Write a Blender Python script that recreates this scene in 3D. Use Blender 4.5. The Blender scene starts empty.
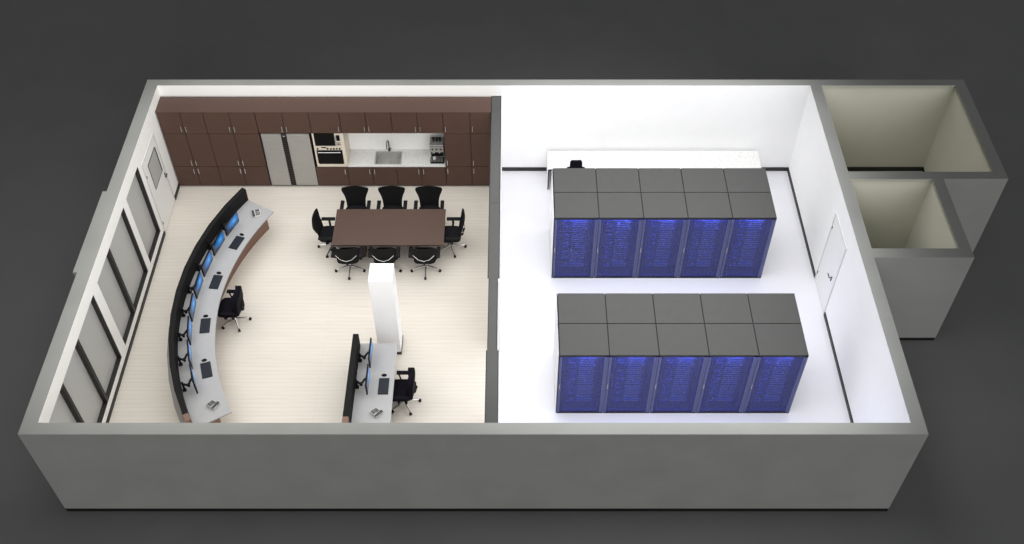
import bpy, bmesh, math, random
from mathutils import Vector, Matrix
random.seed(7)
PI = math.pi
scn = bpy.context.scene
C = scn.collection

# ------------------------------------------------------------------ materials
def lin(h):
    h = h.lstrip('#')
    out = []
    for i in (0, 2, 4):
        c = int(h[i:i+2], 16) / 255
        out.append(c / 12.92 if c <= .04045 else ((c + .055) / 1.055) ** 2.4)
    return (*out, 1)

MATS = {}
def mat(name, col, rough=.5, metal=0, noise=0, nscale=8, spec=.5, emit=None, estr=0, stretch=None):
    m = bpy.data.materials.new(name); m.use_nodes = True
    nt = m.node_tree; b = nt.nodes['Principled BSDF']
    c = lin(col)
    b.inputs['Base Color'].default_value = c
    b.inputs['Roughness'].default_value = rough
    b.inputs['Metallic'].default_value = metal
    b.inputs['Specular IOR Level'].default_value = spec
    if emit:
        b.inputs['Emission Color'].default_value = lin(emit)
        b.inputs['Emission Strength'].default_value = estr
    if noise:
        tc = nt.nodes.new('ShaderNodeTexCoord'); mp = nt.nodes.new('ShaderNodeMapping')
        if stretch: mp.inputs['Scale'].default_value = stretch
        n = nt.nodes.new('ShaderNodeTexNoise'); n.inputs['Scale'].default_value = nscale
        n.inputs['Detail'].default_value = 5
        r = nt.nodes.new('ShaderNodeValToRGB')
        r.color_ramp.elements[0].position = .3; r.color_ramp.elements[1].position = .7
        r.color_ramp.elements[0].color = tuple(max(0, v * (1 - noise)) for v in c[:3]) + (1,)
        r.color_ramp.elements[1].color = tuple(min(1, v * (1 + noise)) for v in c[:3]) + (1,)
        nt.links.new(tc.outputs['Object'], mp.inputs['Vector'])
        nt.links.new(mp.outputs[0], n.inputs['Vector'])
        nt.links.new(n.outputs[0], r.inputs[0]); nt.links.new(r.outputs[0], b.inputs['Base Color'])
    MATS[name] = m
    if emit: m.cycles.emission_sampling = 'NONE'
    return m

mat('exterior', '9d9e9a', .8, noise=.05, nscale=1.2, spec=.2)
mat('wall_white', 'f8f7f4', .85, spec=.2, noise=.01, nscale=3)
mat('wall_server', 'fafafa', .85, spec=.2, noise=.01, nscale=3)
mat('wall_olive', 'c8c7ba', .9, spec=.15, noise=.02, nscale=2)
mat('black', '101011', .5, noise=.1, nscale=20)
mat('black_trim', '1d1e1e', .5, noise=.1, nscale=20)
mat('window_frame', '232322', .5, noise=.1, nscale=12)
mat('partition', '555554', .8, spec=.2, noise=.03, nscale=4)
mat('ground', '7f7f80', .9, spec=.15, noise=.04, nscale=.7)
mat('trim_grey', 'd4d4d2', .6, noise=.03)
mat('door_white', 'f2f2f0', .6, noise=.01)
mat('walnut', '4f3a31', .5, noise=.12, nscale=4, stretch=(.6, 6, 14), spec=.3)
mat('walnut_top', '5a463e', .5, noise=.06, nscale=4, stretch=(.6, 14, 6), spec=.3)
mat('walnut_dark', '17110e', .6, noise=.1)
mat('walnut_desk', '7a5b4d', .5, noise=.1, nscale=5, stretch=(4, 4, .6))
mat('table_wood', '55443c', .4, noise=.07, nscale=4, stretch=(.5, 9, 5), spec=.3)
mat('steel', 'a5a39f', .45, .35, noise=.04, nscale=3, stretch=(1, 1, 8))
mat('steel_dark', '46423f', .4, .5, noise=.2, nscale=30)
mat('chrome', 'd8d8da', .2, .9, noise=.03)
mat('cream', 'd9cfbf', .5, noise=.03)
mat('black_glass', '050506', .55, spec=.15, noise=.1)
mat('black_mesh', '0b0b0d', .8, noise=.3, nscale=60, spec=.2)
mat('black_fabric', '141317', .85, noise=.25, nscale=40, spec=.2)
mat('navy_leather', '0d0b14', .75, noise=.2, nscale=25, spec=.12)
mat('black_plastic', '0f0f11', .6, spec=.2, noise=.1)
mat('dark_keys', '0d151e', .7, noise=.1)
mat('key_caps', '121c28', .6, noise=.05)
mat('grey_laminate', 'adadae', .5, noise=.02, nscale=6, spec=.3)
mat('panel_fabric', '1c1b1b', .85, noise=.15, nscale=30, spec=.2)
mat('panel_grey', '8d8884', .7, noise=.04)
mat('phone_grey', 'c9c9c6', .5, noise=.03)
mat('phone_dark', '3c3d3f', .5, noise=.05)
mat('rack_top', '474746', .75, noise=.03, nscale=5, spec=.25)
mat('rack_black', '15161c', .6, noise=.1)
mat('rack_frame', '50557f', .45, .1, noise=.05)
mat('rack_white', 'e8e8ea', .6, noise=.01)
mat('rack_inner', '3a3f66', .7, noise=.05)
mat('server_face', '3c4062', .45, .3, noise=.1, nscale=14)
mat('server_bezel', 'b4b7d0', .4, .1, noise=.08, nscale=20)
mat('led_blue', '2040c0', .5, emit='3f7cff', estr=1.0)
mat('led_white', 'a0b0ff', .5, emit='b8ccff', estr=1.1)
mat('rack_glow', '2030a0', .5, emit='3a4cff', estr=.25)  # emissive colour for strips added to tint the rack interior blue
mat('cup_white', 'eeeeee', .3, noise=.01)
mat('cup_dark', '2b2c2e', .4, noise=.05)
mat('basin', 'b4b3b0', .4, .3, noise=.05)

def speckle():
    m = mat('speckled_stone', 'f0f0ee', .4)
    nt = m.node_tree; b = nt.nodes['Principled BSDF']
    tc = nt.nodes.new('ShaderNodeTexCoord')
    v = nt.nodes.new('ShaderNodeTexVoronoi'); v.inputs['Scale'].default_value = 24
    r = nt.nodes.new('ShaderNodeValToRGB')
    r.color_ramp.elements[0].position = .12; r.color_ramp.elements[0].color = lin('77787a')
    r.color_ramp.elements[1].position = .26; r.color_ramp.elements[1].color = lin('dcdcd9')
    nt.links.new(tc.outputs['Object'], v.inputs['Vector'])
    nt.links.new(v.outputs['Distance'], r.inputs[0]); nt.links.new(r.outputs[0], b.inputs['Base Color'])
speckle()

def plank_floor():
    m = mat('plank_floor', 'ddd6cb', .55, spec=.3)
    nt = m.node_tree; b = nt.nodes['Principled BSDF']
    tc = nt.nodes.new('ShaderNodeTexCoord')
    br = nt.nodes.new('ShaderNodeTexBrick')
    br.inputs['Scale'].default_value = 1.0
    br.inputs['Color1'].default_value = lin('e3ddd3'); br.inputs['Color2'].default_value = lin('e0dad0')
    br.inputs['Mortar'].default_value = lin('d3cbc0')
    br.inputs['Mortar Size'].default_value = .004
    br.inputs['Brick Width'].default_value = 9.0; br.inputs['Row Height'].default_value = .105
    mp = nt.nodes.new('ShaderNodeMapping'); mp.inputs['Scale'].default_value = (.35, 22, 1)
    n = nt.nodes.new('ShaderNodeTexNoise'); n.inputs['Scale'].default_value = 3; n.inputs['Detail'].default_value = 6
    mx = nt.nodes.new('ShaderNodeMix'); mx.data_type = 'RGBA'; mx.blend_type = 'MULTIPLY'
    mx.inputs['Factor'].default_value = 1
    r = nt.nodes.new('ShaderNodeValToRGB')
    r.color_ramp.elements[0].position = .3; r.color_ramp.elements[0].color = (.9, .885, .865, 1)
    r.color_ramp.elements[1].position = .65; r.color_ramp.elements[1].color = (1, 1, 1, 1)
    L = nt.links.new
    L(tc.outputs['Object'], br.inputs['Vector']); L(tc.outputs['Object'], mp.inputs['Vector'])
    L(mp.outputs[0], n.inputs['Vector']); L(n.outputs[0], r.inputs[0])
    L(br.outputs['Color'], mx.inputs['A']); L(r.outputs[0], mx.inputs['B'])
    L(mx.outputs['Result'], b.inputs['Base Color'])
plank_floor()

def tile_floor():
    m = mat('tile_floor', 'f0f0f2', .4, spec=.4)
    nt = m.node_tree; b = nt.nodes['Principled BSDF']
    tc = nt.nodes.new('ShaderNodeTexCoord')
    n = nt.nodes.new('ShaderNodeTexNoise'); n.inputs['Scale'].default_value = 2
    r = nt.nodes.new('ShaderNodeValToRGB')
    r.color_ramp.elements[0].color = lin('d9d9dd'); r.color_ramp.elements[1].color = lin('dddde1')
    nt.links.new(tc.outputs['Object'], n.inputs['Vector'])
    nt.links.new(n.outputs[0], r.inputs[0]); nt.links.new(r.outputs[0], b.inputs['Base Color'])
tile_floor()

def glass(name, col, alpha, rough=.08, surf=None):
    m = bpy.data.materials.new(name); m.use_nodes = True
    nt = m.node_tree; nt.nodes.clear()
    o = nt.nodes.new('ShaderNodeOutputMaterial')
    t = nt.nodes.new('ShaderNodeBsdfTransparent'); t.inputs[0].default_value = lin(col)
    g = nt.nodes.new('ShaderNodeBsdfPrincipled'); g.inputs['Base Color'].default_value = lin(surf or col)
    g.inputs['Roughness'].default_value = rough
    mx = nt.nodes.new('ShaderNodeMixShader'); mx.inputs[0].default_value = alpha
    nt.links.new(t.outputs[0], mx.inputs[1]); nt.links.new(g.outputs[0], mx.inputs[2])
    nt.links.new(mx.outputs[0], o.inputs[0])
    MATS[name] = m
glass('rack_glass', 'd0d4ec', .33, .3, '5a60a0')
glass('frosted_glass', 'c2c2c0', .93, .35)

def screen_mat():
    m = mat('screen', '05070c', .2)
    nt = m.node_tree; b = nt.nodes['Principled BSDF']
    tc = nt.nodes.new('ShaderNodeTexCoord')
    mp = nt.nodes.new('ShaderNodeMapping'); mp.inputs['Location'].default_value = (-.10, 0, -.03)
    mp.inputs['Scale'].default_value = (1, 0, 1.9)
    ln = nt.nodes.new('ShaderNodeVectorMath'); ln.operation = 'LENGTH'
    n = nt.nodes.new('ShaderNodeTexNoise'); n.inputs['Scale'].default_value = 9
    ad = nt.nodes.new('ShaderNodeMath'); ad.operation = 'MULTIPLY_ADD'; ad.inputs[1].default_value = .16
    r = nt.nodes.new('ShaderNodeValToRGB')
    e = r.color_ramp.elements
    e[0].position = .08; e[0].color = lin('6fccff'); e[1].position = .38; e[1].color = lin('182848')
    x = e.new(.19); x.color = lin('2a8fe6')
    L = nt.links.new
    L(tc.outputs['Object'], mp.inputs['Vector']); L(mp.outputs[0], ln.inputs[0])
    L(tc.outputs['Object'], n.inputs['Vector'])
    L(n.outputs[0], ad.inputs[0]); L(ln.outputs['Value'], ad.inputs[2])
    L(ad.outputs[0], r.inputs[0]); L(r.outputs[0], b.inputs['Emission Color'])
    b.inputs['Emission Strength'].default_value = .72
screen_mat()

# ------------------------------------------------------------------ mesh helpers
class MB:
    def __init__(s, *mats):
        s.bm = bmesh.new(); s.mats = list(mats)
    def _fin(s, verts, mi, M=None):
        if M is not None: bmesh.ops.transform(s.bm, matrix=M, verts=verts)
        fs = set(f for v in verts for f in v.link_faces)
        for f in fs: f.material_index = mi
        return verts
    def box(s, a, b, mi=0, bev=0, M=None):
        c = [(a[i] + b[i]) / 2 for i in range(3)]; d = [abs(b[i] - a[i]) for i in range(3)]
        r = bmesh.ops.create_cube(s.bm, size=1, matrix=Matrix.Translation(c) @ Matrix.Diagonal((*d, 1)))
        v = r['verts']
        if bev:
            es = list(set(e for x in v for e in x.link_edges))
            rb = bmesh.ops.bevel(s.bm, geom=es, offset=min(bev, min(d) * .45), segments=2, affect='EDGES', profile=.6)
            v = list(set(x for f in rb['faces'] for x in f.verts) | set(x for x in v if x.is_valid))
        return s._fin(v, mi, M)
    def cyl(s, p, q, r, r2=None, n=12, mi=0):
        p = Vector(p); q = Vector(q); d = q - p
        M = Matrix.Translation((p + q) / 2) @ d.to_track_quat('Z', 'Y').to_matrix().to_4x4()
        g = bmesh.ops.create_cone(s.bm, cap_ends=True, segments=n, radius1=r, radius2=r if r2 is None else r2, depth=d.length, matrix=M)
        return s._fin(g['verts'], mi)
    def tube(s, pts, r, n=8, mi=0):
        for a, b in zip(pts, pts[1:]): s.cyl(a, b, r, n=n, mi=mi)
        for p in pts[1:-1]: s.sph(p, (r, r, r), mi=mi, u=n, v=6)
    def sph(s, c, rad, mi=0, u=14, v=8):
        g = bmesh.ops.create_uvsphere(s.bm, u_segments=u, v_segments=v, radius=1, matrix=Matrix.Translation(c) @ Matrix.Diagonal((*rad, 1)))
        return s._fin(g['verts'], mi)
    def prism(s, poly, z0, z1, mi=0, side=None):
        a = [s.bm.verts.new((x, y, z0)) for x, y in poly]; b = [s.bm.verts.new((x, y, z1)) for x, y in poly]
        f = s.bm.faces.new(b); f.material_index = mi
        f = s.bm.faces.new(a[::-1]); f.material_index = mi
        n = len(poly)
        for i in range(n):
            f = s.bm.faces.new((a[i], a[(i+1) % n], b[(i+1) % n], b[i]))
            f.material_index = mi if side is None else side(i)
    def grid(s, rows, mi=0):
        vs = [[s.bm.verts.new(p) for p in row] for row in rows]
        for i in range(len(vs) - 1):
            for j in range(len(vs[0]) - 1):
                f = s.bm.faces.new((vs[i][j], vs[i][j+1], vs[i+1][j+1], vs[i+1][j])); f.material_index = mi
        return vs
    def mesh(s, name, smooth=False):
        bmesh.ops.recalc_face_normals(s.bm, faces=s.bm.faces[:])
        me = bpy.data.meshes.new(name); s.bm.to_mesh(me); s.bm.free()
        for m in s.mats: me.materials.append(MATS[m])
        if smooth:
            for p in me.polygons: p.use_smooth = True
            me.set_sharp_from_angle(angle=math.radians(40))
        return me
    def build(s, name, parent=None, loc=(0, 0, 0), rz=0, smooth=False, label=None):
        o = bpy.data.objects.new(name, s.mesh(name, smooth)); C.objects.link(o)
        o.location = loc; o.rotation_euler = (0, 0, rz)
        if parent: o.parent = parent
        if label: o['label'] = label
        return o

def thing(name, label, cat, loc=(0, 0, 0), rz=0, group=None):
    o = bpy.data.objects.new(name, None); C.objects.link(o)
    o.empty_display_size = .2
    o.location = loc; o.rotation_euler = (0, 0, rz)
    o['label'] = label; o['category'] = cat
    if group: o['group'] = group
    return o
def tag(o, label, cat, group=None):
    o['label'] = label; o['category'] = cat
    if group: o['group'] = group
    return o
def struct(o): o['kind'] = 'structure'; return o
def dup(root, loc=None, rz=None, label=None, group=None):
    def cp(o, par):
        c = o.copy(); C.objects.link(c)
        if par: c.parent = par
        for ch in list(o.children): cp(ch, c)
        return c
    r = cp(root, None)
    if loc is not None: r.location = loc
    if rz is not None: r.rotation_euler = (0, 0, rz)
    if label: r['label'] = label
    if group: r['group'] = group
    return r

# ------------------------------------------------------------------ the building
H = 2.715
XL, XR = .28, 15.632           # inner faces of the side walls
YF, YB = .24, 9.647            # inner faces of front and back walls
W, D = 15.886, 9.867
PZ = .11                      # black plinth

g = MB('ground'); g.box((-60, -50, -.3), (75, 70, 0)); struct(g.build('ground'))

def wall_piece(mb, a, b, inner):
    """box; faces whose outward axis is listed in inner get the room paint (slot 1)"""
    vs = mb.box(a, b, 0)
    for f in set(f for v in vs for f in v.link_faces):
        f.normal_update()
        n = f.normal
        for ax, sg, mi in inner:
            if n[ax] * sg > .9: f.material_index = mi
def plinth(mb, a, b, mi):
    mb.box(a, b, mi)

WZ = PZ
# left wall with window openings
w = MB('exterior', 'wall_white', 'black')
ins = [(0, 1, 1), (1, 1, 1), (1, -1, 1)]
WB, WT = .28, 2.34
wins = [(6.22, 7.26), (3.83, 5.98), (.36, 3.52)]
D1 = (7.43, 8.56, 2.19)
wall_piece(w, (0, YF, WZ), (XL, YB, WB), ins)
wall_piece(w, (0, YF, WT), (XL, YB, H), ins)
segs = [(YF, .36), (3.52, 3.83), (5.98, 6.22), (7.26, YB)]
for a, b in segs: wall_piece(w, (0, a, WB), (XL, b, WT), ins)
plinth(w, (.012, YF, 0), (XL, YB, WZ), 2)
wall_piece(w, (-.085, 3.78, WZ), (0, 6.08, WB), [])
wall_piece(w, (-.085, 3.78, WT), (0, 6.08, H), [])
wall_piece(w, (-.085, 3.78, WB), (0, 3.83, WT), [])
wall_piece(w, (-.085, 5.98, WB), (0, 6.08, WT), [])
struct(w.build('wall_left'))
w = MB('exterior', 'wall_server', 'black', 'wall_olive')
wall_piece(w, (XR, YF, WZ), (W, YB, H), [(0, -1, 1), (0, 1, 0)])
plinth(w, (XR, YF, 0), (W - .012, YB, WZ), 2)
struct(w.build('wall_right'))
w = MB('exterior', 'wall_white', 'black', 'wall_server')
wall_piece(w, (0, 0, WZ), (8.25, YF, H), [(1, 1, 1)]); wall_piece(w, (8.25, 0, WZ), (W, YF, H), [(1, 1, 3)])
plinth(w, (.002, .001, 0), (W - .002, YF, WZ), 2)
struct(w.build('wall_front'))
w = MB('exterior', 'wall_white', 'black', 'wall_server')
wall_piece(w, (0, YB, WZ), (8.25, D, H), [(1, -1, 1)]); wall_piece(w, (8.25, YB, WZ), (W, D, H), [(1, -1, 3)])
plinth(w, (.012, YB, 0), (W, D - .012, WZ), 2)
struct(w.build('wall_back'))
# annex rooms
AX1, AX2, AY1, AY2 = 19.296, 17.90, 6.465, 4.173
def annex(name, boxes, inner):
    w = MB('exterior', 'wall_olive', 'black')
    for a, b in boxes:
        wall_piece(w, (*a, WZ), (*b, H), inner)
        plinth(w, (a[0] + .01, a[1] + .01, 0), (b[0] - .01, b[1] - .01, WZ), 2)
    return struct(w.build(name))
annex('wall_annex_back', [((W, YB), (AX1, D))], [(1, -1, 1)])
annex('wall_annex_right', [((19.05, AY1 + .22), (AX1, YB))], [(0, -1, 1)])
annex('wall_annex_middle', [((W, AY1), (AX1, AY1 + .22))], [])
annex('wall_annex_front', [((W, AY2), (AX2, AY2 + .25))], [(1, 1, 1)])
annex('wall_annex_side', [((17.66, AY2 + .25), (AX2, AY1))], [(0, -1, 1)])
# the inner faces of the little rooms that belong to other walls: thin plaster skins
w = MB('wall_olive')
w.box((W, AY1 + .22, .03), (W + .012, YB, H - .01)); w.box((W, AY2 + .25, .03), (W + .012, AY1, H - .01))
w.box((W + .012, AY1 - .012, .03), (17.66, AY1, H - .01)); w.box((W + .012, AY1 + .22, .03), (19.05, AY1 + .232, H - .01))
struct(w.build('wall_annex_plaster'))

f = MB('plank_floor'); f.box((XL, YF, -.0), (8.25, YB, .012)); o = struct(f.build('floor', loc=(0, 0, -.011)))
f = MB('tile_floor'); f.box((8.25, YF, 0), (XR, YB, .012)); struct(f.build('floor_server_room', loc=(0, 0, -.011)))
f = MB('wall_olive'); f.box((W + .012, AY1 + .232, 0), (19.05, YB, .012)); f.box((W + .012, AY2 + .25, 0), (17.66, AY1 - .012, .012)); struct(f.build('floor_annex', loc=(0, 0, -.011)))

# partition: two solid runs and a lower, thinner glazed-door head between them
PX0, PX1, PH = 8.13, 8.365, 2.40
def part_wall(y0, y1, x0=PX0, x1=PX1):
    p = MB('partition', 'black_trim', 'wall_server')
    wall_piece(p, (x0, y0, 0), (x1, y1, PH), [(0, 1, 2), (0, -1, 2), (1, -1, 2), (1, 1, 2)])
    p.box((x0 - .004, y0, PH), (x0 + .012, y1, PH + .004), 1); p.box((x1 - .012, y0, PH), (x1 + .004, y1, PH + .004), 1)
    return p
p = part_wall(6.055, YB); p.box((PX0, YB - .02, PH), (PX1, YB, PH + .004), 1)
p.box((PX0, 6.04, 0), (PX1, 6.055, PH), 1); struct(p.build('wall_partition_back'))
p = part_wall(3.89, 6.04); struct(p.build('wall_partition_middle'))
p = part_wall(YF, 2.08); p.box((PX0, YF, PH), (PX1, YF + .03, PH + .004), 1); struct(p.build('wall_partition_front'))
p = MB('partition', 'black_trim', 'wall_server')
wall_piece(p, (8.15, 2.08, 2.33), (8.338, 3.89, PH), [(0, 1, 2), (0, -1, 2)])
p.box((8.148, 2.08, PH), (8.163, 3.89, PH + .004), 1); p.box((8.322, 2.08, PH), (8.340, 3.89, PH + .004), 1)
struct(p.build('trim_1'))

# baseboards
def bb(name, boxes, m='black_trim'):
    b = MB(m)
    for x in boxes: b.box(*x)
    struct(b.build(name))
bb('baseboard_left', [((XL, YF, 0), (XL + .022, 7.41, .1)), ((XL, 8.58, 0), (XL + .022, 9.03, .1))])
bb('baseboard_back', [((PX1 + .001, YB - .022, 0), (XR, YB, .1))])
bb('baseboard_right', [((XR - .022, YF, 0), (XR, 4.90, .1)), ((XR - .022, 6.02, 0), (XR, YB - .022, .1))])
bb('baseboard_annex', [((W + .012, YB - .03, 0), (19.05, YB, .12))], 'black')

# windows in the left wall
def window(name, y0, y1, mulls):
    f = MB('window_frame')
    d = .1
    x0, x1 = XL - .14, XL - .004
    f.box((x0, y0, WB), (x1, y1, WB + .012)); f.box((x0, y0, WT - .012), (x1, y1, WT))
    f.box((x0, y0, WB + .012), (x1, y0 + .012, WT - .012)); f.box((x0, y1 - .03, WB + .012), (x1, y1, WT - .012))
    for m in mulls: f.box((x0, m - .04, WB + .012), (x1, m + .04, WT - .012))
    fo = struct(f.build(name))
    es = [y0 + .012] + [v for m in sorted(mulls) for v in (m - .04, m + .04)] + [y1 - .03]
    for i in range(0, len(es), 2):
        p = MB('frosted_glass'); p.box((x0 + .025, es[i], WB + .012), (x0 + .040, es[i+1], WT - .012))
        p.build('window_pane', fo)
window('window_1', *wins[0], [])
window('window_2', *wins[1], [4.76])
window('window_3', *wins[2], [2.38, 1.34])

# doors
def door(name, xw, sg, y0, y1, top, handle_y, hinge_y, glazed):
    """leaf set against wall face xw; sg = direction into the room"""
    f = MB('trim_grey', 'wall_white')
    t = .035
    def bx(mb, a, b, dx0, dx1, mi=0, bev=0):
        x0, x1 = sorted((xw + sg * dx0, xw + sg * dx1))
        mb.box((x0, a[0], a[1]), (x1, b[0], b[1]), mi, bev)
    bx(f, (y0, 0), (y0 + t, top), 0, .015); bx(f, (y1 - t, 0), (y1, top), 0, .015)
    bx(f, (y0 + t, top - t), (y1 - t, top), 0, .015)
    root = struct(f.build(name))
    l = MB('door_white')
    a, b = y0 + t + .012, y1 - t - .012
    if glazed:
        ga, gb, za, zb = glazed
        bx(l, (a, .02), (b, za), .002, .012); bx(l, (a, zb), (b, top - t - .01), .002, .012)
        bx(l, (a, za), (ga, zb), .002, .012); bx(l, (gb, za), (b, zb), .002, .012)
    else:
        bx(l, (a, .02), (b, top - t - .01), .002, .012)
    l.build('door_leaf', root)
    if glazed:
        q = MB('frosted_glass'); bx(q, (ga, za), (gb, zb), .006, .016); q.build('door_glass', root)
        q = MB('black_trim'); e = .022
        bx(q, (ga, za), (gb, za + e), .004, .018); bx(q, (ga, zb - e), (gb, zb), .004, .018)
        bx(q, (ga, za + e), (ga + e, zb - e), .004, .018); bx(q, (gb - e, za + e), (gb, zb - e), .004, .03)
        q.build('glazing_bead', root)
    h = MB('steel_dark'); x = xw + sg * .012
    s = 1 if handle_y < (y0 + y1) / 2 else -1
    bx(h, (handle_y - .02, .93), (handle_y + .02, 1.04), .012, .018)
    h.cyl((x, handle_y, 1.0), (x + sg * .06, handle_y, 1.0), .012); h.cyl((x + sg * .06, handle_y, 1.0), (x + sg * .06, handle_y + s * .13, 1.0), .012)
    h.cyl((x, handle_y, .92), (x + sg * .02, handle_y, .92), .018)
    h.build('door_handle', root)
    for z in (.3, top - .4):
        h = MB('steel_dark'); h.cyl((x + sg * .004, hinge_y, z - .04), (x + sg * .004, hinge_y, z + .04), .01); h.build('door_hinge', root)
door('door_1', XL, 1, D1[0], D1[1], D1[2], 8.45, 7.49, (7.72, 8.38, 1.17, 1.93))
door('door_2', XR, -1, 4.92, 6.0, 2.16, 5.14, 5.93, None)

# ------------------------------------------------------------------ kitchen
KF = 9.04           # front plane of the doors
KY0 = KF + .022     # carcass front
KY1 = YB - .004
KYT = YB - .045
def pull(parent, x, z, hz=.08):
    h = MB('chrome')
    h.cyl((x, KF - .03, z - hz), (x, KF - .03, z + hz), .009)
    for s in (-1, 1): h.cyl((x, KF, z + s * hz * .8), (x, KF - .03, z + s * hz * .8), .007)
    h.build('handle', parent, smooth=True)
def cab_door(parent, x0, x1, z0, z1, hx=None, hz=None):
    d = MB('walnut'); d.box((x0 + .006, KF, z0 + .007), (x1 - .006, KF + .019, z1 - .007), 0, .002)
    o = d.build('door', parent)
    if hx is not None: pull(o, hx, hz)
def carcass(parent, x0, x1, z0, z1, mats=('walnut_dark',)):
    c = MB(*mats); c.box((x0 + .001, KY0, z0), (x1 - .001, KYT, z1)); c.build('carcass', parent)
def toe(parent, x0, x1):
    c = MB('black'); c.box((x0 + .001, KF + .05, 0), (x1 - .001, KY1, .045)); c.build('toe_kick', parent)
LV = (.045, .69, 1.745, 2.40)
def tall(label, x0, x1, n, handles, filler=0):
    t = thing('tall_cabinet', label, 'cabinet')
    toe(t, x0, x1); carcass(t, x0, x1, .045, 2.40)
    if filler:
        c = MB('walnut'); c.box((x0 + .001, KF, .045), (x0 + filler, KY0, 2.40)); c.build('filler_strip', t)
    ws = x0 + filler; dw = (x1 - ws) / n
    for lv in range(3):
        for k in range(n):
            a, b = ws + k * dw, ws + (k + 1) * dw
            hx = (b - .055 if k == 0 else a + .055) if n == 2 else a + .05
            hz = (LV[1] - .12, LV[1] + .15, LV[2] + .17)[lv]
            cab_door(t, a, b, LV[lv], LV[lv+1], hx, hz)
    return t
tall('walnut tall cupboard in the corner beside the white glazed door', .30, 1.385, 2, None)
tall('walnut tall cupboard immediately left of the steel refrigerator', 1.385, 2.595, 2, None)
tall('narrow walnut cupboard directly right of the coffee machine', 6.99, 7.63, 1, None)
tall('narrowest walnut cupboard against the grey partition wall', 7.63, 8.12, 1, None)
def wallcab(label, x0, x1, z0, n, right=False, name='wall_cabinet'):
    t = thing(name, label, 'cabinet')
    carcass(t, x0, x1, z0, 2.40)
    dw = (x1 - x0) / n
    for k in range(n):
        a, b = x0 + k * dw, x0 + (k + 1) * dw
        hx = (b - .055 if k == 0 else a + .055) if n == 2 else (b - .055)
        cab_door(t, a, b, z0, 2.40, hx, LV[2] + .17)
wallcab('walnut overhead cupboard above the steel refrigerator', 2.60, 3.85, 1.76, 2)
wallcab('single door walnut overhead cupboard above the microwave', 3.85, 4.57, 1.76, 1)
wallcab('walnut overhead cupboard above the kitchen sink', 4.57, 5.78, 1.76, 2)
wallcab('walnut overhead cupboard between sink and coffee machine, reaching to the tall cupboard', 5.78, 6.99, 1.76, 2)
c = MB('walnut_top'); c.box((.285, KF - .004, 2.402), (8.125, KYT, 2.415)); tag(c.build('cabinet_top_board'), 'long brown board covering the top of the whole kitchen cupboard run', 'shelf board')
def base(label, x0, x1, n, hleft=False):
    t = thing('base_cabinet', label, 'cabinet')
    toe(t, x0, x1)
    c = MB('walnut_dark')
    if abs(x0 - 4.57) < .01:   # carcass cut out for the sink bowl
        c.box((x0 + .001, KY0, .045), (x1 - .001, KY1, .50)); c.box((x0 + .001, KY0, .5), (x0 + .6, KY1, .685))
    elif x0 > 5.7 and x0 < 5.8:
        c.box((x0 + .001, KY0, .045), (x1 - .001, KY1, .50)); c.box((x0 + .16, KY0, .5), (x1 - .001, KY1, .685))
    else: c.box((x0 + .001, KY0, .045), (x1 - .001, KY1, .685))
    c.build('carcass', t)
    dw = (x1 - x0) / n
    for k in range(n):
        a, b = x0 + k * dw, x0 + (k + 1) * dw
        hx = (b - .06 if k == 0 else a + .06) if n == 2 else b - .06
        cab_door(t, a, b, .045, .685, hx, .55)
base('walnut base cupboard under the oven tower', 3.79, 4.57, 1)
base('walnut base cupboard under the left part of the speckled worktop and sink', 4.57, 5.78, 2)
base('walnut base cupboard under the worktop below the coffee machine', 5.78, 6.985, 2)

# worktop with sink cut-out
SX0, SX1, SY0, SY1 = 5.25, 5.885, 9.10, 9.545
w = MB('speckled_stone')
z0, z1 = .69, .722; a, b = 4.595, 6.985
w.box((a, KF - .012, z0), (SX0, KY1, z1)); w.box((SX1, KF - .012, z0), (b, KY1, z1))
w.box((SX0, KF - .012, z0), (SX1, SY0, z1)); w.box((SX0, SY1, z0), (SX1, KY1, z1))
tag(w.build('worktop'), 'white speckled stone kitchen worktop with a sink cut into it', 'worktop')
s = thing('kitchen_sink', 'rectangular steel sink sunk in the speckled kitchen worktop', 'sink')
m = MB('basin'); t = .008; e = .002
m.box((SX0 + e, SY0 + e, .53), (SX1 - e, SY1 - e, .54))
m.box((SX0 + e, SY0 + e, .54), (SX0 + .012, SY1 - e, .722)); m.box((SX1 - .012, SY0 + e, .54), (SX1 - e, SY1 - e, .722))
m.box((SX0 + .012, SY0 + e, .54), (SX1 - .012, SY0 + .012, .722)); m.box((SX0 + .012, SY1 - .012, .54), (SX1 - .012, SY1 - e, .722))
m.build('basin', s)
m = MB('chrome'); m.cyl((5.567, 9.32, .54), (5.567, 9.32, .545), .035); m.build('drain', s)
m = MB('basin'); r = .016
m.box((SX0 - r, SY0 - r, .7225), (SX1 + r, SY0 + .004, .727)); m.box((SX0 - r, SY1 - .004, .7225), (SX1 + r, SY1 + r, .727))
m.box((SX0 - r, SY0 + .004, .7225), (SX0 + .004, SY1 - .004, .727)); m.box((SX1 - .004, SY0 + .004, .7225), (SX1 + r, SY1 - .004, .727))
m.build('rim', s)
fa = thing('kitchen_faucet', 'chrome single lever faucet behind the kitchen sink', 'faucet', (5.57, 9.59, .723))
m = MB('steel_dark'); m.cyl((0, 0, 0), (0, 0, .05), .03, n=16); m.cyl((0, 0, .05), (0, 0, .30), .014)
m.build('column', fa, smooth=True)
m = MB('steel_dark'); pts = [(0, 0, .28)] + [(-.03 * math.sin(k / 6 * PI * .5), -.09 + .09 * math.cos(k / 6 * PI), .30 + .07 * math.sin(k / 6 * PI)) for k in range(7)] + [(-.03, -.18, .22)]
m.tube(pts, .012); m.build('spout', fa, smooth=True)
m = MB('steel_dark'); m.cyl((0, 0, .07), (.06, -.03, .11), .009); m.build('lever', fa, smooth=True)

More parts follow.
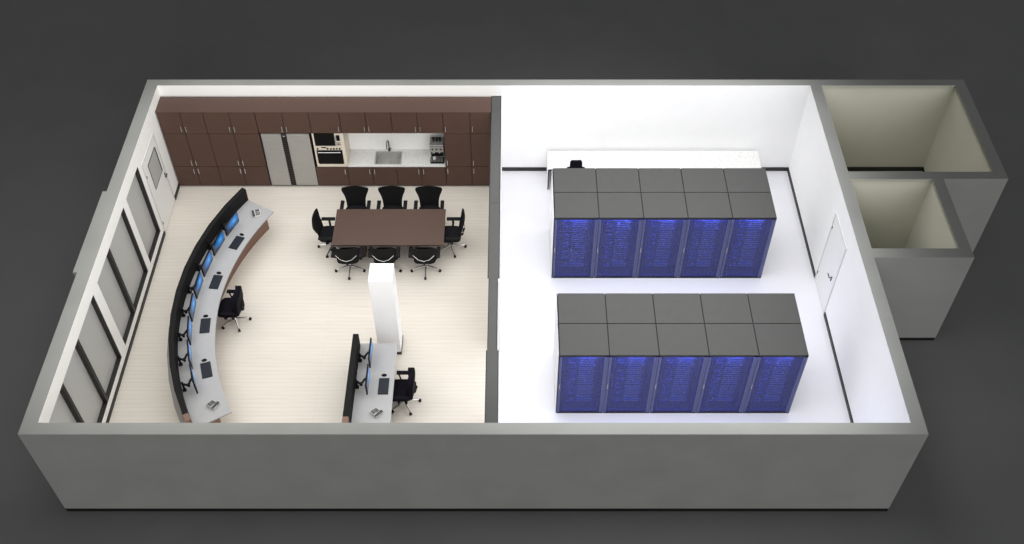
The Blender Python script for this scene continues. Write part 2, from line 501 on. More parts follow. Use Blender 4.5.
# refrigerator
fr = thing('refrigerator', 'wide two door brushed steel refrigerator with dark centre grip', 'refrigerator', (0, 0, 0))
m = MB('black'); m.box((2.605, KF + .05, .0), (3.782, KY1, 1.745)); m.build('body', fr)
for n_, (a, b) in enumerate(((2.64, 3.105), (3.24, 3.765))):
    m = MB('steel'); m.box((a, KF - .012, .075), (b, KF + .045, 1.735), 0, .008); m.build('door', fr)
m = MB('steel_dark', 'chrome', 'black_glass'); m.box((3.11, KF - .006, .08), (3.235, KF + .045, 1.735))
for k in range(26): m.box((3.118, KF - .012, .10 + k * .062), (3.227, KF - .006, .125 + k * .062), 2)
m.box((3.15, KF - .02, 1.67), (3.20, KF - .006, 1.70), 1)
m.build('grip_strip', fr)
for x in (2.632, 3.773):
    m = MB('chrome'); m.box((x - .006, KF - .008, .075), (x + .004, KF + .04, 1.735)); m.build('edge_trim', fr)

# oven tower
ot = thing('oven_housing', 'cream housing that frames the microwave and the oven', 'cabinet')
m = MB('cream')
m.box((3.845, KF, .692), (3.885, KY1, 1.755)); m.box((4.515, KF, .692), (4.59, KY1, 1.755))
m.box((3.885, KF, .692), (4.515, KY1, .775)); m.box((3.885, KF + .002, 1.345), (4.515, KY1, 1.36))
m.box((3.885, KY1 - .02, .775), (4.515, KY1, 1.345)); m.build('housing', ot)
mw = thing('microwave', 'built-in black glass microwave above the oven', 'microwave')
m = MB('black_plastic'); m.box((3.888, KF + .03, 1.363), (4.512, KY1 - .1, 1.75)); m.build('body', mw)
m = MB('black_glass'); m.box((3.89, KF - .005, 1.375), (4.375, KF + .03, 1.745), 0, .004); d = m.build('door', mw)
m = MB('chrome'); m.cyl((4.395, KF - .04, 1.42), (4.395, KF - .04, 1.70), .014)
for z in (1.45, 1.67): m.cyl((4.395, KF - .04, z), (4.36, KF + .01, z), .009)
m.build('handle', d, smooth=True)
m = MB('cream', 'black_glass'); m.box((4.38, KF - .003, 1.375), (4.512, KF + .03, 1.745))
m.box((4.415, KF - .006, 1.53), (4.50, KF - .003, 1.71), 1)
for i in range(3):
    for j in range(2): m.box((4.415 + i * .03, KF - .006, 1.40 + j * .05), (4.437 + i * .03, KF - .003, 1.43 + j * .05), 1)
m.build('control_panel', mw)
ov = thing('oven', 'built-in cream fronted oven with black glass door and row of knobs', 'oven')
m = MB('black_plastic'); m.box((3.888, KF + .03, .778), (4.512, KY1 - .05, 1.342)); m.build('body', ov)
m = MB('cream', 'black_glass'); m.box((3.888, KF - .004, 1.235), (4.512, KF + .03, 1.342)); m.box((4.02, KF - .007, 1.30), (4.14, KF - .004, 1.335), 1); m.build('control_panel', ov)
for x in (3.93, 4.17, 4.25, 4.32, 4.39, 4.46):
    m = MB('black_plastic'); m.cyl((x, KF - .004, 1.285), (x, KF - .03, 1.285), .022, .018); m.build('knob', ov, smooth=True)
m = MB('black_glass', 'cream'); m.box((3.905, KF - .004, .785), (4.495, KF + .03, 1.23), 0, .004); d = m.build('door', ov)
m = MB('chrome'); m.cyl((3.93, KF - .045, 1.19), (4.475, KF - .045, 1.19), .011)
for x in (3.96, 4.44): m.cyl((x, KF - .045, 1.19), (x, KF, 1.19), .008)
m.build('handle', d, smooth=True)

# coffee machine
cm = thing('coffee_machine', 'steel espresso machine on the right end of the kitchen worktop', 'coffee machine', (6.785, 9.30, .723))
m = MB('steel', 'black_plastic'); m.box((-.17, .0, .0), (.17, .24, .50), 0, .01); m.box((-.17, -.14, .33), (.17, 0, .50), 0, .01)
m.box((-.15, -.004, .08), (.15, .0, .32), 1); m.build('body', cm)
m = MB('black_plastic', 'steel'); m.box((-.17, -.19, .0), (.17, -.002, .055), 0, .008)
for k in range(9): m.box((-.15 + k * .034, -.18, .055), (-.135 + k * .034, -.02, .058), 1)
m.build('drip_tray', cm)
for x in (-.075, .075):
    m = MB('black_plastic', 'chrome'); m.cyl((x, -.07, .25), (x, -.07, .33), .035, n=16, mi=1); m.cyl((x, -.07, .27), (x, -.20, .25), .014)
    m.build('portafilter', cm, smooth=True)
for x in (-.1, 0, .1):
    m = MB('black_plastic'); m.cyl((x, -.142, .43), (x, -.16, .43), .02); m.build('knob', cm, smooth=True)
m = MB('chrome'); 
for (a, b) in (((-.16, -.13, .54), (.16, -.13, .54)), ((-.16, .22, .54), (.16, .22, .54)), ((-.16, -.13, .54), (-.16, .22, .54)), ((.16, -.13, .54), (.16, .22, .54))): m.cyl(a, b, .006)
for x in (-.16, .16):
    for y in (-.13, .22): m.cyl((x, y, .5), (x, y, .54), .006)
m.build('cup_rail', cm)
def cup(label, x, y, z, dark=True, h=.08, r=.032, group=None):
    t = thing('coffee_cup', label, 'cup', (x, y, z), 0, group)
    mm = 'cup_dark' if dark else 'cup_white'
    c = MB(mm)
    c.cyl((0, 0, 0), (0, 0, .008), r * .75, n=16)
    rr = [(0, r * .75), (h * .5, r * .95), (h, r)]
    for (za, ra), (zb, rb) in zip(rr, rr[1:]):
        n = 16
        lo = [(ra * math.cos(k * 2 * PI / n), ra * math.sin(k * 2 * PI / n), za) for k in range(n + 1)]
        hi = [(rb * math.cos(k * 2 * PI / n), rb * math.sin(k * 2 * PI / n), zb) for k in range(n + 1)]
        c.grid([lo, hi])
        lo = [((ra - .004) * math.cos(k * 2 * PI / n), (ra - .004) * math.sin(k * 2 * PI / n), za + .004) for k in range(n + 1)]
        hi = [((rb - .004) * math.cos(k * 2 * PI / n), (rb - .004) * math.sin(k * 2 * PI / n), zb) for k in range(n + 1)]
        c.grid([lo, hi])
    c.build('bowl', t, smooth=True)
    c = MB(mm); pts = [(r * .9 + .022 * math.sin(k / 5 * PI), 0, h * .25 + h * .5 * k / 5) for k in range(6)]
    c.tube(pts, .004, n=6); c.build('handle', t, smooth=True)
    return t
for i, (x, lab) in enumerate(((6.71, 'dark cup on top of the coffee machine, first from the left'),
                              (6.785, 'dark cup on top of the coffee machine, middle one'),
                              (6.86, 'dark cup on top of the coffee machine, first from the right'))):
    cup(lab, x, 9.37, 1.2235, True, .11, .032, 'cups on the coffee machine')
cup('white cup under the left spout of the coffee machine', 6.71, 9.21, .7815, False, .07, .035)

# ------------------------------------------------------------------ white column
m = MB('wall_server', 'black_trim'); m.box((5.735, 3.80, 0), (6.215, 4.28, 2.42), 0)
m.box((5.728, 3.793, 0), (6.222, 4.287, .09), 1)
tag(m.build('square_column'), 'tall white square column standing between conference table and small desk', 'column')

# ------------------------------------------------------------------ conference table
ct = thing('conference_table', 'long rectangular brown conference table ringed by eight black chairs', 'table', (5.77, 6.98, 0))
m = MB('table_wood'); m.box((-1.285, -.58, .655), (1.285, .58, .70), 0, .004); m.build('tabletop', ct)
for x in (-.62, .62):
    m = MB('walnut'); m.box((x - .035, -.32, .0), (x + .035, .32, .655), 0, .004); m.build('leg', ct)
m = MB('walnut'); m.box((-.585, -.02, .35), (.585, .02, .60)); m.build('stretcher', ct)

# ------------------------------------------------------------------ chairs
def base_star(t, r=.36, off=0):
    m = MB('chrome'); m.cyl((0, 0, .07), (0, 0, .12), .035, n=14); m.cyl((0, 0, .12), (0, 0, .40), .022, n=12); m.build('gas_column', t, smooth=True)
    for k in range(5):
        a = -PI / 2 + off + k * 2 * PI / 5; c, s = math.cos(a), math.sin(a)
        m = MB('chrome'); m.cyl((c * .02, s * .02, .105), (c * (r - .03), s * (r - .03), .075), .024, .015, n=8)
        leg = m.build('base_leg', t, smooth=True)
        m = MB('black_plastic'); x, y = c * (r - .015), s * (r - .015)
        m.cyl((x, y, .045), (x, y, .08), .012, n=8)
        for d in (-.014, .014): m.cyl((x - s * (d - .01), y + c * (d - .01), .03), (x - s * (d + .01), y + c * (d + .01), .03), .03, n=12)
        m.build('caster', leg, smooth=True)
def seat_pad(m, w, d, z, th, y=0, cr=.08):
    """rounded cushion with a waterfall front"""
    n = 10; rows = []
    prof = [(0, .0), (.0, .0)]
    def ring(sc, zz):
        pts = []
        for k in range(32):
            a = 2 * PI * k / 32
            ca, sa = math.cos(a), math.sin(a)
            ex = .45
            px = math.copysign(abs(ca) ** ex, ca) * w / 2 * sc; py = math.copysign(abs(sa) ** ex, sa) * d / 2 * sc
            dz = -.03 * max(0, py / (d / 2)) ** 3
            pts.append((px, y + py, zz + dz))
        return pts + [pts[0]]
    rings = [ring(.01, z), ring(.85, z), ring(1, z + th * .35), ring(1, z + th * .7), ring(.92, z + th * .97), ring(.6, z + th * 1.02), ring(.01, z + th)]
    m.grid(rings)
def back_shell(m, prof, th, curve, soft=False):
    """prof: (z, half width, y).  Local front is +Y; the shell curves round the sitter."""
    nx = 12
    def surf(off):
        rows = []
        for z, hw, y in prof:
            rows.append([(hw * (-1 + 2 * i / nx), y - off + curve * (abs(-1 + 2 * i / nx) ** 2.2), z) for i in range(nx + 1)])
        return rows
    A, B = surf(0), surf(th)
    if soft:                                  # pinch the rim so that a thick cushion gets rounded edges
        for k, q in ((0, .25), (1, .75), (-1, .12), (-2, .5), (-3, .8)):
            for i in range(nx + 1):
                a, b = A[k][i], B[k][i]; mid = (a[1] + b[1]) / 2
                A[k][i] = (a[0], mid + (a[1] - mid) * q, a[2]); B[k][i] = (b[0], mid + (b[1] - mid) * q, b[2])
    m.grid(A); m.grid(B)
    m.grid([A[0], B[0]]); m.grid([A[-1], B[-1]])
    m.grid([[r[0] for r in A], [r[0] for r in B]]); m.grid([[r[-1] for r in A], [r[-1] for r in B]])
def conf_chair():
    t = thing('conference_chair', 'x', 'chair')
    base_star(t)
    m = MB('black_fabric'); seat_pad(m, .52, .52, .41, .08, .0); m.build('seat', t, smooth=True)
    m = MB('black_plastic'); m.box((-.13, -.14, .38), (.13, .12, .41), 0, .01); m.build('seat_mechanism', t)
    prof = [(.44, .18, -.235), (.47, .22, -.24), (.58, .225, -.255), (.70, .235, -.275), (.80, .262, -.30), (.88, .295, -.315), (.95, .32, -.33), (.985, .315, -.335), (1.005, .285, -.338), (1.015, .22, -.339)]
    m = MB('black_mesh'); back_shell(m, prof, .03, .045); m.build('backrest', t, smooth=True)
    m = MB('chrome'); m.tube([(-.24, -.275, .74), (-.13, -.335, .66), (0, -.355, .625), (.13, -.335, .66), (.24, -.275, .74)], .007)
    m.build('back_brace', t, smooth=True)
    m = MB('black_plastic'); m.tube([(0, -.10, .40), (0, -.29, .44), (0, -.33, .64)], .022); m.build('back_stem', t, smooth=True)
    for s in (-1, 1):
        m = MB('black_plastic'); m.box((s * .315 - .045, -.24, .62), (s * .315 + .045, .085, .66), 0, .014)
        m.tube([(s * .315, -.06, .63), (s * .325, -.06, .46), (s * .20, -.03, .40)], .026)
        m.build('armrest', t, smooth=True)
    return t
cc = conf_chair(); n = 0
def put_chair(x, y, rz, label):
    global n
    if n == 0:
        cc.location = (x, y, 0); cc.rotation_euler = (0, 0, rz); cc['label'] = label; cc['group'] = 'black mesh chairs around the conference table'
    else: dup(cc, (x, y, 0), rz, label, 'black mesh chairs around the conference table')
    n += 1
put_chair(4.895, 7.66, PI, 'black chair on the kitchen side of the conference table, left of three')
put_chair(5.765, 7.66, PI, 'black chair on the kitchen side of the conference table, middle of three')
put_chair(6.645, 7.66, PI, 'black chair on the kitchen side of the conference table, right of three')
put_chair(4.86, 6.31, 0, 'black chair on the near side of the conference table, left of the column')
put_chair(5.70, 6.31, 0, 'black chair on the near side of the conference table, partly hidden by the column')
put_chair(6.62, 6.31, 0, 'black chair on the near side of the conference table, right of the column')
put_chair(4.38, 6.98, -PI / 2, 'black chair at the left head of the conference table')
put_chair(7.17, 6.98, PI / 2, 'black chair at the right head of the conference table')

def task_chair():
    t = thing('desk_chair', 'x', 'chair')
    base_star(t, .34, .157)
    m = MB('navy_leather'); seat_pad(m, .54, .50, .41, .11, .04); m.build('seat', t, smooth=True)
    m = MB('black_plastic'); m.box((-.12, -.14, .38), (.12, .12, .41), 0, .01); m.build('seat_mechanism', t)
    prof = [(.44, .20, -.12), (.48, .25, -.125), (.62, .265, -.13), (.74, .265, -.135), (.86, .25, -.145), (.92, .235, -.155), (.98, .205, -.16), (1.02, .165, -.163), (1.05, .115, -.165), (1.065, .06, -.165)]
    m = MB('navy_leather'); back_shell(m, prof, .13, .03, True); o = m.build('backrest', t, smooth=True)
    m = MB('black_plastic'); m.tube([(0, -.10, .40), (0, -.24, .42), (0, -.285, .60)], .03)
    m.box((-.10, -.28, .52), (.10, -.25, .64), 0, .01); m.build('back_stem', t, smooth=True)
    for s in (-1, 1):
        m = MB('navy_leather'); m.box((s * .315 - .045, -.17, .63), (s * .315 + .045, .14, .665), 0, .014)
        m.tube([(s * .315, .10, .63), (s * .315, .07, .45), (s * .22, .05, .40)], .017); m.tube([(s * .315, -.12, .63), (s * .315, -.1, .45), (s * .22, -.05, .40)], .017)
        m.build('armrest', t, smooth=True)
    return t
tc = task_chair(); tc.location = (2.45, 4.73, 0); tc.rotation_euler = (0, 0, math.radians(88)); tc['label'] = 'dark navy padded swivel chair at the long curved console'; tc['group'] = 'padded desk chairs'
dup(tc, (6.37, 2.52, 0), PI / 2, 'dark navy padded swivel chair at the short straight desk')

# small chair at the white bench of the server room
t = thing('task_chair', 'black high backed chair at the white bench behind the rear server cabinets', 'chair', (10.17, 9.0, 0), 0)
base_star(t, .30)
m = MB('black_fabric'); seat_pad(m, .44, .42, .41, .07, .03); m.build('seat', t, smooth=True)
prof = [(.46, .17, -.17), (.50, .21, -.175), (.70, .225, -.185), (.86, .225, -.195), (.895, .205, -.197), (.905, .15, -.198), (1.0, .15, -.20), (1.07, .145, -.20), (1.11, .125, -.20), (1.13, .09, -.20)]
m = MB('navy_leather'); back_shell(m, prof, .05, .008); m.build('backrest', t, smooth=True)
m = MB('black_plastic'); m.tube([(0, -.08, .40), (0, -.22, .42), (0, -.245, .62)], .02); m.build('back_stem', t, smooth=True)
for s in (-1, 1):
    m = MB('black_plastic'); m.box((s * .25 - .03, -.17, .62), (s * .25 + .03, .05, .65), 0, .01); m.tube([(s * .25, -.05, .62), (s * .25, -.05, .44), (s * .15, -.02, .42)], .014); m.build('armrest', t, smooth=True)

# ------------------------------------------------------------------ curved console
CX, CY = 7.85, 4.66
def P(r, a): return (CX + r * math.cos(math.radians(a)), CY + r * math.sin(math.radians(a)))
def arc(mb, r0, r1, a0, a1, z0, z1, n, mi=0, outer=None):
    inn = [P(r0, a0 + (a1 - a0) * k / n) for k in range(n + 1)]
    out = [P(r1, a0 + (a1 - a0) * k / n) for k in range(n + 1)]
    for k in range(n):
        poly = [inn[k], inn[k+1], out[k+1], out[k]]
        sidef = (lambda i: outer if i == 2 else mi) if outer is not None else None
        mb.prism(poly, z0, z1, mi, sidef)
    bmesh.ops.remove_doubles(mb.bm, verts=mb.bm.verts[:], dist=.0005)
    # drop the inner partitions left between the segments
    dead = [f for f in mb.bm.faces if len([1 for e in f.edges if len(e.link_faces) > 2]) >= 3 and abs(f.calc_center_median().z - (z0 + z1) / 2) < .01 and abs(f.normal.z) < .1]
A0, A1 = 149.8, 210.3
PR0, PR1 = 6.38, 6.49
cd = thing('curved_console', 'long curved control room console with black privacy screen', 'desk')
m = MB('grey_laminate')
ins_ = [P(5.61, A0 + (A1 - A0) * k / 30) for k in range(31)]; out_ = [P(PR0 - .003, A0 + (A1 - A0) * k / 30) for k in range(31)]
m.prism(ins_ + out_[::-1], .66, .70); o = m.build('desktop', cd)
bv = o.modifiers.new('bevel', 'BEVEL'); bv.width = .006; bv.segments = 2; bv.limit_method = 'ANGLE'; bv.angle_limit = math.radians(50)
m = MB('panel_fabric', 'panel_grey')
N = 10; a1p = 208.9
ii = [P(PR0, A0 + (a1p - A0) * k / N) for k in range(N + 1)]; oo = [P(PR1, A0 + (a1p - A0) * k / N) for k in range(N + 1)]
poly = oo + ii[::-1]
m.prism(poly, 0, 1.05, 0, lambda i: 1 if i < N else 0); m.build('privacy_panel', cd)
m = MB('walnut_desk')
m.prism([P(PR1, a1p), P(PR1, A1 + .2), P(PR0, A1 + .2), P(PR0, a1p)], 0, 1.05); m.build('end_post', cd)
m = MB('walnut_desk'); m.prism([P(PR0, A0 - .12), P(PR1, A0 - .12), P(PR1, A0), P(PR0, A0)], 0, 1.05); m.build('end_cap', cd)
m = MB('walnut_desk')
ii = [P(5.87, A0 + .25 + (A1 - A0 - .5) * k / 30) for k in range(31)]; oo = [P(5.90, A0 + .25 + (A1 - A0 - .5) * k / 30) for k in range(31)]
m.prism(ii + oo[::-1], 0, .66); m.build('front_panel', cd)
for a in (A0 + .25, A1 - .55):
    m = MB('walnut_desk'); m.prism([P(5.90, a), P(PR0, a), P(PR0, a + .3), P(5.90, a + .3)], 0, .66); m.build('side_panel', cd)

m = MB('panel_grey')
ii = [P(PR1 + .002, A0 + (A1 - A0) * k / N) for k in range(N + 1)]; oo = [P(6.60, A0 + (A1 - A0) * k / N) for k in range(N + 1)]
m.prism(oo + ii[::-1], 0, .70); m.build('outer_cladding', cd)
# ------------------------------------------------------------------ straight desk
sd = thing('straight_desk', 'short straight grey desk with black privacy screen by the column', 'desk')
m = MB('grey_laminate'); m.box((5.425, 1.20, .66), (6.205, 3.56, .70), 0, .006); m.build('desktop', sd)
m = MB('panel_fabric', 'panel_grey'); m.box((5.305, 1.49, 0), (5.42, 3.54, 1.05)); m.build('privacy_panel', sd)
m = MB('walnut_desk'); m.box((5.305, 1.18, 0), (5.42, 1.485, 1.05)); m.build('end_post', sd)
for y in (1.25, 3.47):
    m = MB('panel_grey'); m.box((5.425, y - .015, 0), (6.05, y + .015, .66)); m.build('side_panel', sd)

# ------------------------------------------------------------------ desk equipment
def monitor(nclamp=.29):
    t = thing('monitor', 'x', 'monitor')
    m = MB('black_plastic'); m.box((-.27, -.012, -.165), (.27, .018, .165), 0, .006); m.box((-.12, .018, -.09), (.12, .032, .09), 0, .006); m.build('housing', t)
    m = MB('screen'); m.box((-.25, -.0145, -.145), (.25, -.0125, .145)); m.build('screen', t)
    m = MB('black_plastic'); m.cyl((0, .03, 0), (0, .07, 0), .03, n=10); m.box((-.05, .03, -.05), (.05, .042, .05))
    m.build('tilt_head', t)
    m = MB('black_plastic'); m.cyl((0, .07, -.01), (-.11, .12, -.01), .022, n=10); m.cyl((-.11, .12, -.05), (-.11, .12, .03), .026, n=10); m.cyl((-.11, .12, -.03), (-.02, .235, -.03), .024, n=10); m.build('arm', t)
    m = MB('black_plastic'); m.cyl((-.02, .235, -.24), (-.02, .235, .02), .022, n=10); m.box((-.06, .20, -.249), (.02, nclamp - .012, -.235)); m.build('post', t)
    return t
mo = monitor(); first = True
def put_mon(x, y, rz, label):
    global first
    if first: mo.location = (x, y, .95); mo.rotation_euler = (0, 0, rz); mo['label'] = label; mo['group'] = 'monitors'; first = False
    else: dup(mo, (x, y, .95), rz, label, 'monitors')
ords = ['first', 'second', 'third', 'fourth', 'fifth', 'sixth', 'seventh', 'eighth']
for k, a in enumerate((159.0, 165.0, 171.0, 177.0, 183.0, 189.0, 195.0, 201.2)):
    x, y = P(6.085, a)
    put_mon(x, y, math.radians(a - 90), 'black monitor with blue screen on the curved console, %s from the kitchen end' % ords[k])
put_mon(5.70, 3.12, PI / 2, 'black monitor on the straight desk, the one nearer the column')
put_mon(5.70, 2.45, PI / 2, 'black monitor on the straight desk, the one farther from the column')

def keyboard():
    t = thing('keyboard', 'x', 'keyboard')
    m = MB('dark_keys'); m.box((-.20, -.105, 0), (.20, .105, .018), 0, .006); m.build('body', t)
    m = MB('key_caps')
    for r in range(5):
        for c in range(15):
            if r == 0 and 3 < c < 9: continue
            m.box((-.187 + c * .025, -.085 + r * .035, .018), (-.165 + c * .025, -.057 + r * .035, .024))
    m.box((-.187 + 4 * .025, -.085, .018), (-.165 + 8 * .025, -.057, .024)); m.build('keys', t)
    return t
def mouse():
    t = thing('computer_mouse', 'x', 'mouse')
    m = MB('black_plastic'); vs = m.sph((0, 0, .0), (.036, .056, .036), u=16, v=10)
    bmesh.ops.delete(m.bm, geom=[v for v in m.bm.verts if v.co.z < -.001], context='VERTS'); m.build('shell', t, smooth=True)
    m = MB('steel_dark'); m.cyl((-.004, .03, .03), (.004, .03, .03), .009); m.build('scroll_wheel', t)
    return t
kb = keyboard(); ms = mouse()
kbn = ['nearest the kitchen cupboards', 'beside the swivel chair, kitchen side', 'just in front of the swivel chair, entrance side', 'nearest the front wall']
kbn = ['first from the kitchen end', 'second from the kitchen end', 'third from the kitchen end', 'fourth from the kitchen end']
def put(o, first, x, y, z, rz, label, group):
    if first: o.location = (x, y, z); o.rotation_euler = (0, 0, rz); o['label'] = label; o['group'] = group
    else: dup(o, (x, y, z), rz, label, group)
for k, a in enumerate((162.0, 174.0, 186.2, 198.0)):
    x, y = P(5.83, a); rz = math.radians(a - 90)
    put(kb, k == 0, x, y, .701, rz, 'dark blue keyboard on the curved console, ' + kbn[k], 'keyboards')
    mx, my = x + .27 * math.cos(rz) - .01 * math.sin(rz), y + .27 * math.sin(rz) + .01 * math.cos(rz)
    put(ms, k == 0, mx, my, .701, rz, 'small black mouse beside the curved console keyboard that is ' + kbn[k], 'computer mice')
put(kb, False, 6.0, 2.45, .701, PI / 2, 'dark blue keyboard on the straight desk', 'keyboards')
put(ms, False, 5.99, 2.73, .701, PI / 2, 'small black mouse on the straight desk', 'computer mice')

def phone():
    t = thing('desk_phone', 'x', 'telephone')
    m = MB('phone_grey')
    a = [(-.10, -.09, 0), (.10, -.09, 0), (.10, .09, 0), (-.10, .09, 0)]
    vs = m.box((-.10, -.09, 0), (.10, .09, .05), 0, .008)
    for v in m.bm.verts:
        if v.co.z > .03: v.co.z = .025 + (v.co.y + .09) / .18 * .05 + (v.co.z - .05)
    m.build('base', t)
    m = MB('phone_dark'); m.box((-.095, -.085, .05), (-.045, .085, .075), 0, .012)
    m.sph((-.07, .07, .062), (.032, .03, .02)); m.sph((-.07, -.07, .052), (.032, .03, .02)); m.build('handset', t, smooth=True)
    m = MB('phone_dark'); m.box((-.02, .04, .064), (.08, .08, .076)); m.build('display', t)
    m = MB('phone_dark')
    for i in range(4):
        for j in range(4): m.box((-.02 + i * .027, -.07 + j * .026, .030 + j * .0072), (-.002 + i * .027, -.052 + j * .026, .043 + j * .0072))
    m.build('keypad', t)
    return t
ph = phone()
put(ph, True, 2.62, 7.38, .701, math.radians(20), 'light grey desk phone at the kitchen end of the curved console', 'desk phones')
ph2 = dup(ph, (2.61, 1.99, .701), math.radians(150), 'grey and black desk phone at the front wall end of the curved console', 'desk phones')
dup(ph, (5.91, 1.80, .701), math.radians(140), 'grey and black desk phone on the straight desk', 'desk phones')

# ------------------------------------------------------------------ server room bench
wb = thing('white_bench', 'long white speckled bench along the back wall behind the server cabinets', 'bench')
m = MB('speckled_stone'); m.box((9.50, 8.93, .69), (14.73, 9.59, .72), 0, .003); m.build('worktop', wb)
for x in (9.50, 12.10, 14.70):
    m = MB('wall_server', 'black_trim'); m.box((x, 8.95, 0), (x + .03, 9.58, .69)); m.box((x + .002, 8.945, 0), (x + .03, 8.95, .69), 1); m.build('leg_panel', wb)

# ------------------------------------------------------------------ server cabinets
RW, RD, RH = .967, 1.58, 1.99
rnd = random.Random(3)
def rack():
    t = thing('server_cabinet', 'x', 'server cabinet')
    w2 = RW / 2 - .002
    m = MB('rack_black', 'rack_inner')                                    # frame box open to the front
    m.box((-w2, .04, .0), (-w2 + .02, RD, RH - .02), 0); m.box((w2 - .02, .04, .0), (w2, RD, RH - .02), 0)
    m.box((-w2 + .02, RD - .02, 0), (w2 - .02, RD, RH - .02), 0)
    m.box((-w2 + .02, .04, 0), (w2 - .02, RD - .02, .03), 1)
    m.box((-w2 + .02, .35, .03), (w2 - .02, .37, RH - .02), 1)
    m.build('cabinet_body', t)
    for a, b in ((0.0, .783), (.795, RD)):
        m = MB('rack_top', 'rack_black'); m.box((-w2 + .008, a + .006, RH - .02), (w2 - .008, b - .002, RH)); m.build('top_panel', t)
    # front door: frame with glazing
    m = MB('rack_frame', 'rack_black')
    m.box((-w2 + .004, 0, .04), (-w2 + .05, .035, RH - .024)); m.box((w2 - .085, 0, .04), (w2 - .004, .035, RH - .024))
    m.box((w2 - .045, -.002, .04), (w2 - .040, .0, RH - .024), 1)
    m.box((-w2 + .004, 0, RH - .06), (w2 - .004, .035, RH - .024), 1)
    m.box((-w2 + .004, -.001, .0), (w2 - .004, .035, .04), 1)
    d = m.build('door', t)
    m = MB('rack_glass'); m.box((-w2 + .05, .012, .04), (w2 - .085, .020, RH - .06)); m.build('door_glass', d)
    m = MB('steel'); m.box((-w2 + .018, -.014, .88), (-w2 + .034, .0, 1.02), 0, .004); m.build('handle', d)
    # servers seen through the glass
    z = .30; k = 0
    x0, x1 = -.31, .27
    for hgt in (.07, .07, .13, .07, .07, .07, .13, .07, .07, .07, .13, .07, .07, .13, .07, .07, .07, .13, .07, .07):
        if z + hgt > RH - .08: break
        m = MB('server_face', 'server_bezel'); m.box((x0, .10, z), (x1, .34, z + hgt - .008))
        e = .222 + .02 * math.sin(k * 2.3)
        m.box((-.085, .094, z + .006), (e, .10, z + .026), 1)
        if hgt > .1: m.box((-.085, .094, z + .060), (e, .10, z + .076), 1)
        so = m.build('server_unit', t)
        m = MB('led_blue', 'led_white')
        for q in range(rnd.randint(3, 5)):
            x = (x0 + .03 + rnd.random() * .2) if q % 2 else (-.06 + rnd.random() * .28); w_ = .008 + .012 * rnd.random()
            m.box((x - w_, .089, z + hgt * .62 - .007), (x + w_, .0938, z + hgt * .62 + .007), 1 if rnd.random() < .3 else 0)
        if k % 3 == 0: m.box((x0 + .03, .089, z + .03), (x0 + .16, .0938, z + .038), 0)
        if k == 1: m.box((-.07, .089, z + .012), (.08, .0938, z + .036), 0)
        m.build('status_light', so)
        z += hgt; k += 1
    m = MB('rack_black'); 
    for x in (-.335, .29): m.box((x, .09, .05), (x + .03, .11, RH - .07))
    m.build('mounting_rail', t)
    m = MB('rack_glow'); m.box((-.36, .06, .045), (.34, .075, .06));  # added glowing strips, bottom and top, to give the cabinet a blue glow
    m.build('glow_strip', t)
    m = MB('rack_glow'); m.box((-.36, .05, RH - .075), (.34, .065, RH - .065)); m.build('glow_strip', t)
    return t
rk = rack()
rk.location = (9.55 + RW / 2, 6.005, 0)
ordn = ['leftmost', 'second from left', 'middle', 'second from right', 'rightmost']
racks = []
for row, (x0, y0) in enumerate(((9.55, 6.005), (9.545, 2.27))):
    for i in range(5):
        lab = 'grey topped server cabinet with blue lit glass door, %s of the %s row' % (ordn[i], ('rear', 'front')[row])
        grp = 'server cabinets in the %s row' % ('rear', 'front')[row]
        loc = (x0 + RW * (i + .5), y0, 0)
        if row == 0 and i == 0:
            r = rk; r['label'] = lab; r['group'] = grp
        else: r = dup(rk, loc, 0, lab, grp)
        racks.append(r)
for r in (racks[0], racks[5]):
    m = MB('rack_white', 'rack_black'); x = -RW / 2 - .004
    m.box((x - .02, .02, .02), (x, .775, RH - .03), 0); m.box((x - .02, .80, .02), (x, RD - .01, RH - .03), 0)
    m.box((x - .012, .0, 0), (x, RD, RH - .012), 1)
    m.build('side_panel', r, label='white side panel')

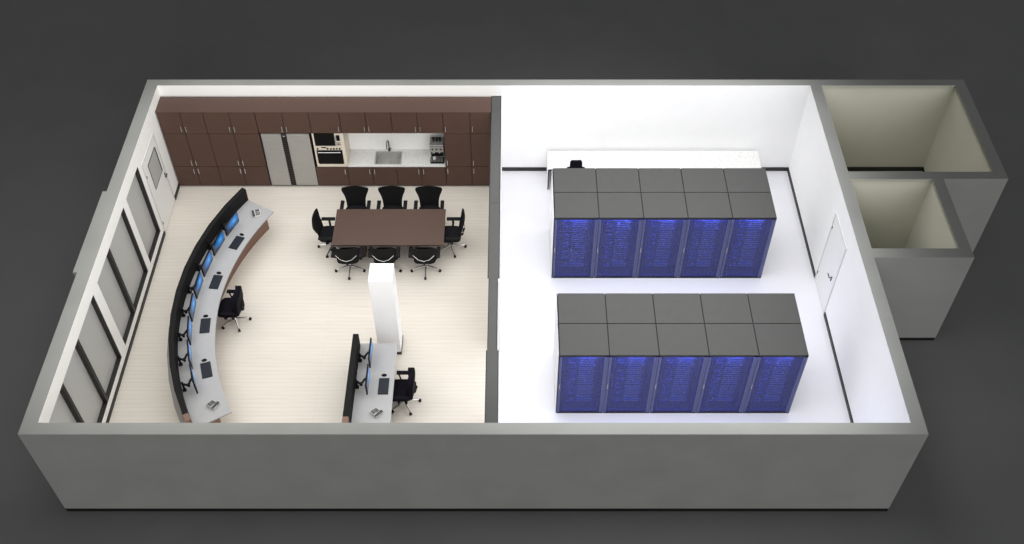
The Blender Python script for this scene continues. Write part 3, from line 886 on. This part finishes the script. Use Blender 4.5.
# ------------------------------------------------------------------ light
wd = bpy.data.worlds.new('world'); scn.world = wd; wd.use_nodes = True
bg = wd.node_tree.nodes['Background']; bg.inputs[0].default_value = (.96, .98, 1.0, 1); bg.inputs[1].default_value = .11
def area(name, loc, size, size_y, power, col, rot=(0, 0, 0), spread=180):
    l = bpy.data.lights.new(name, 'AREA'); l.shape = 'RECTANGLE'; l.size = size; l.size_y = size_y
    l.energy = power; l.color = col; l.spread = math.radians(spread)
    o = bpy.data.objects.new(name, l); C.objects.link(o); o.location = loc; o.rotation_euler = rot
    return o
area('office_overhead_fill', (4.0, 4.9, 4.6), 8.2, 9.8, 405, (1, .99, .975), spread=160)  # added panel above the open office, stands for no actual lamp
area('server_room_overhead_fill', (11.8, 4.9, 4.6), 6.9, 9.8, 480, (.99, .99, 1), spread=135)  # likewise added over the server room, which has no ceiling
area('annex_fill', (17.48, 8.17, 2.66), 3.0, 2.8, 13, (1, .99, .96))  # added below wall height to brighten the annex rooms without lighting wall tops
area('annex_fill', (16.8, 5.43, 2.66), 1.65, 1.9, 5, (1, .99, .96))  # same added fill for the smaller annex room
for yy in (6.005, 2.27):        # unseen lights added per row: blue floor glow, pale fill on the servers
    area('cabinet_glow_fill', (9.55 + 2.5 * RW, yy + .045, RH - .085), 4.5, .05, 44, (.17, .26, 1), rot=(math.radians(-40), 0, 0))
    area('cabinet_inner_fill', (9.55 + 2.5 * RW, yy + .055, RH - .085), 4.5, .05, 3.5, (.72, .78, 1), rot=(math.radians(20), 0, 0))
sl = bpy.data.lights.new('front_fill_sun', 'SUN'); sl.energy = 1.2; sl.angle = math.radians(50); sl.color = (1, 1, 1)  # broad soft fill added to lift the outer front faces
so = bpy.data.objects.new('front_fill_sun', sl); C.objects.link(so)
so.rotation_euler = Vector((-.40, .92, -.22)).to_track_quat('-Z', 'Y').to_euler(); so.location = (8, -20, 12)

# ------------------------------------------------------------------ camera
cam = bpy.data.cameras.new('camera'); co = bpy.data.objects.new('camera', cam); C.objects.link(co)
cam.sensor_width = 36; cam.lens = 1054.47 / 1024 * 36
co.location = (8.6196, -10.0834, 18.3482)
co.rotation_euler = (PI / 2 - .845136, 0, 0)
cam.clip_end = 300
scn.camera = co
vs = scn.view_settings
vs.view_transform = 'Standard'; vs.look = 'None'; vs.gamma = 1; vs.exposure = 0; vs.use_curve_mapping = False
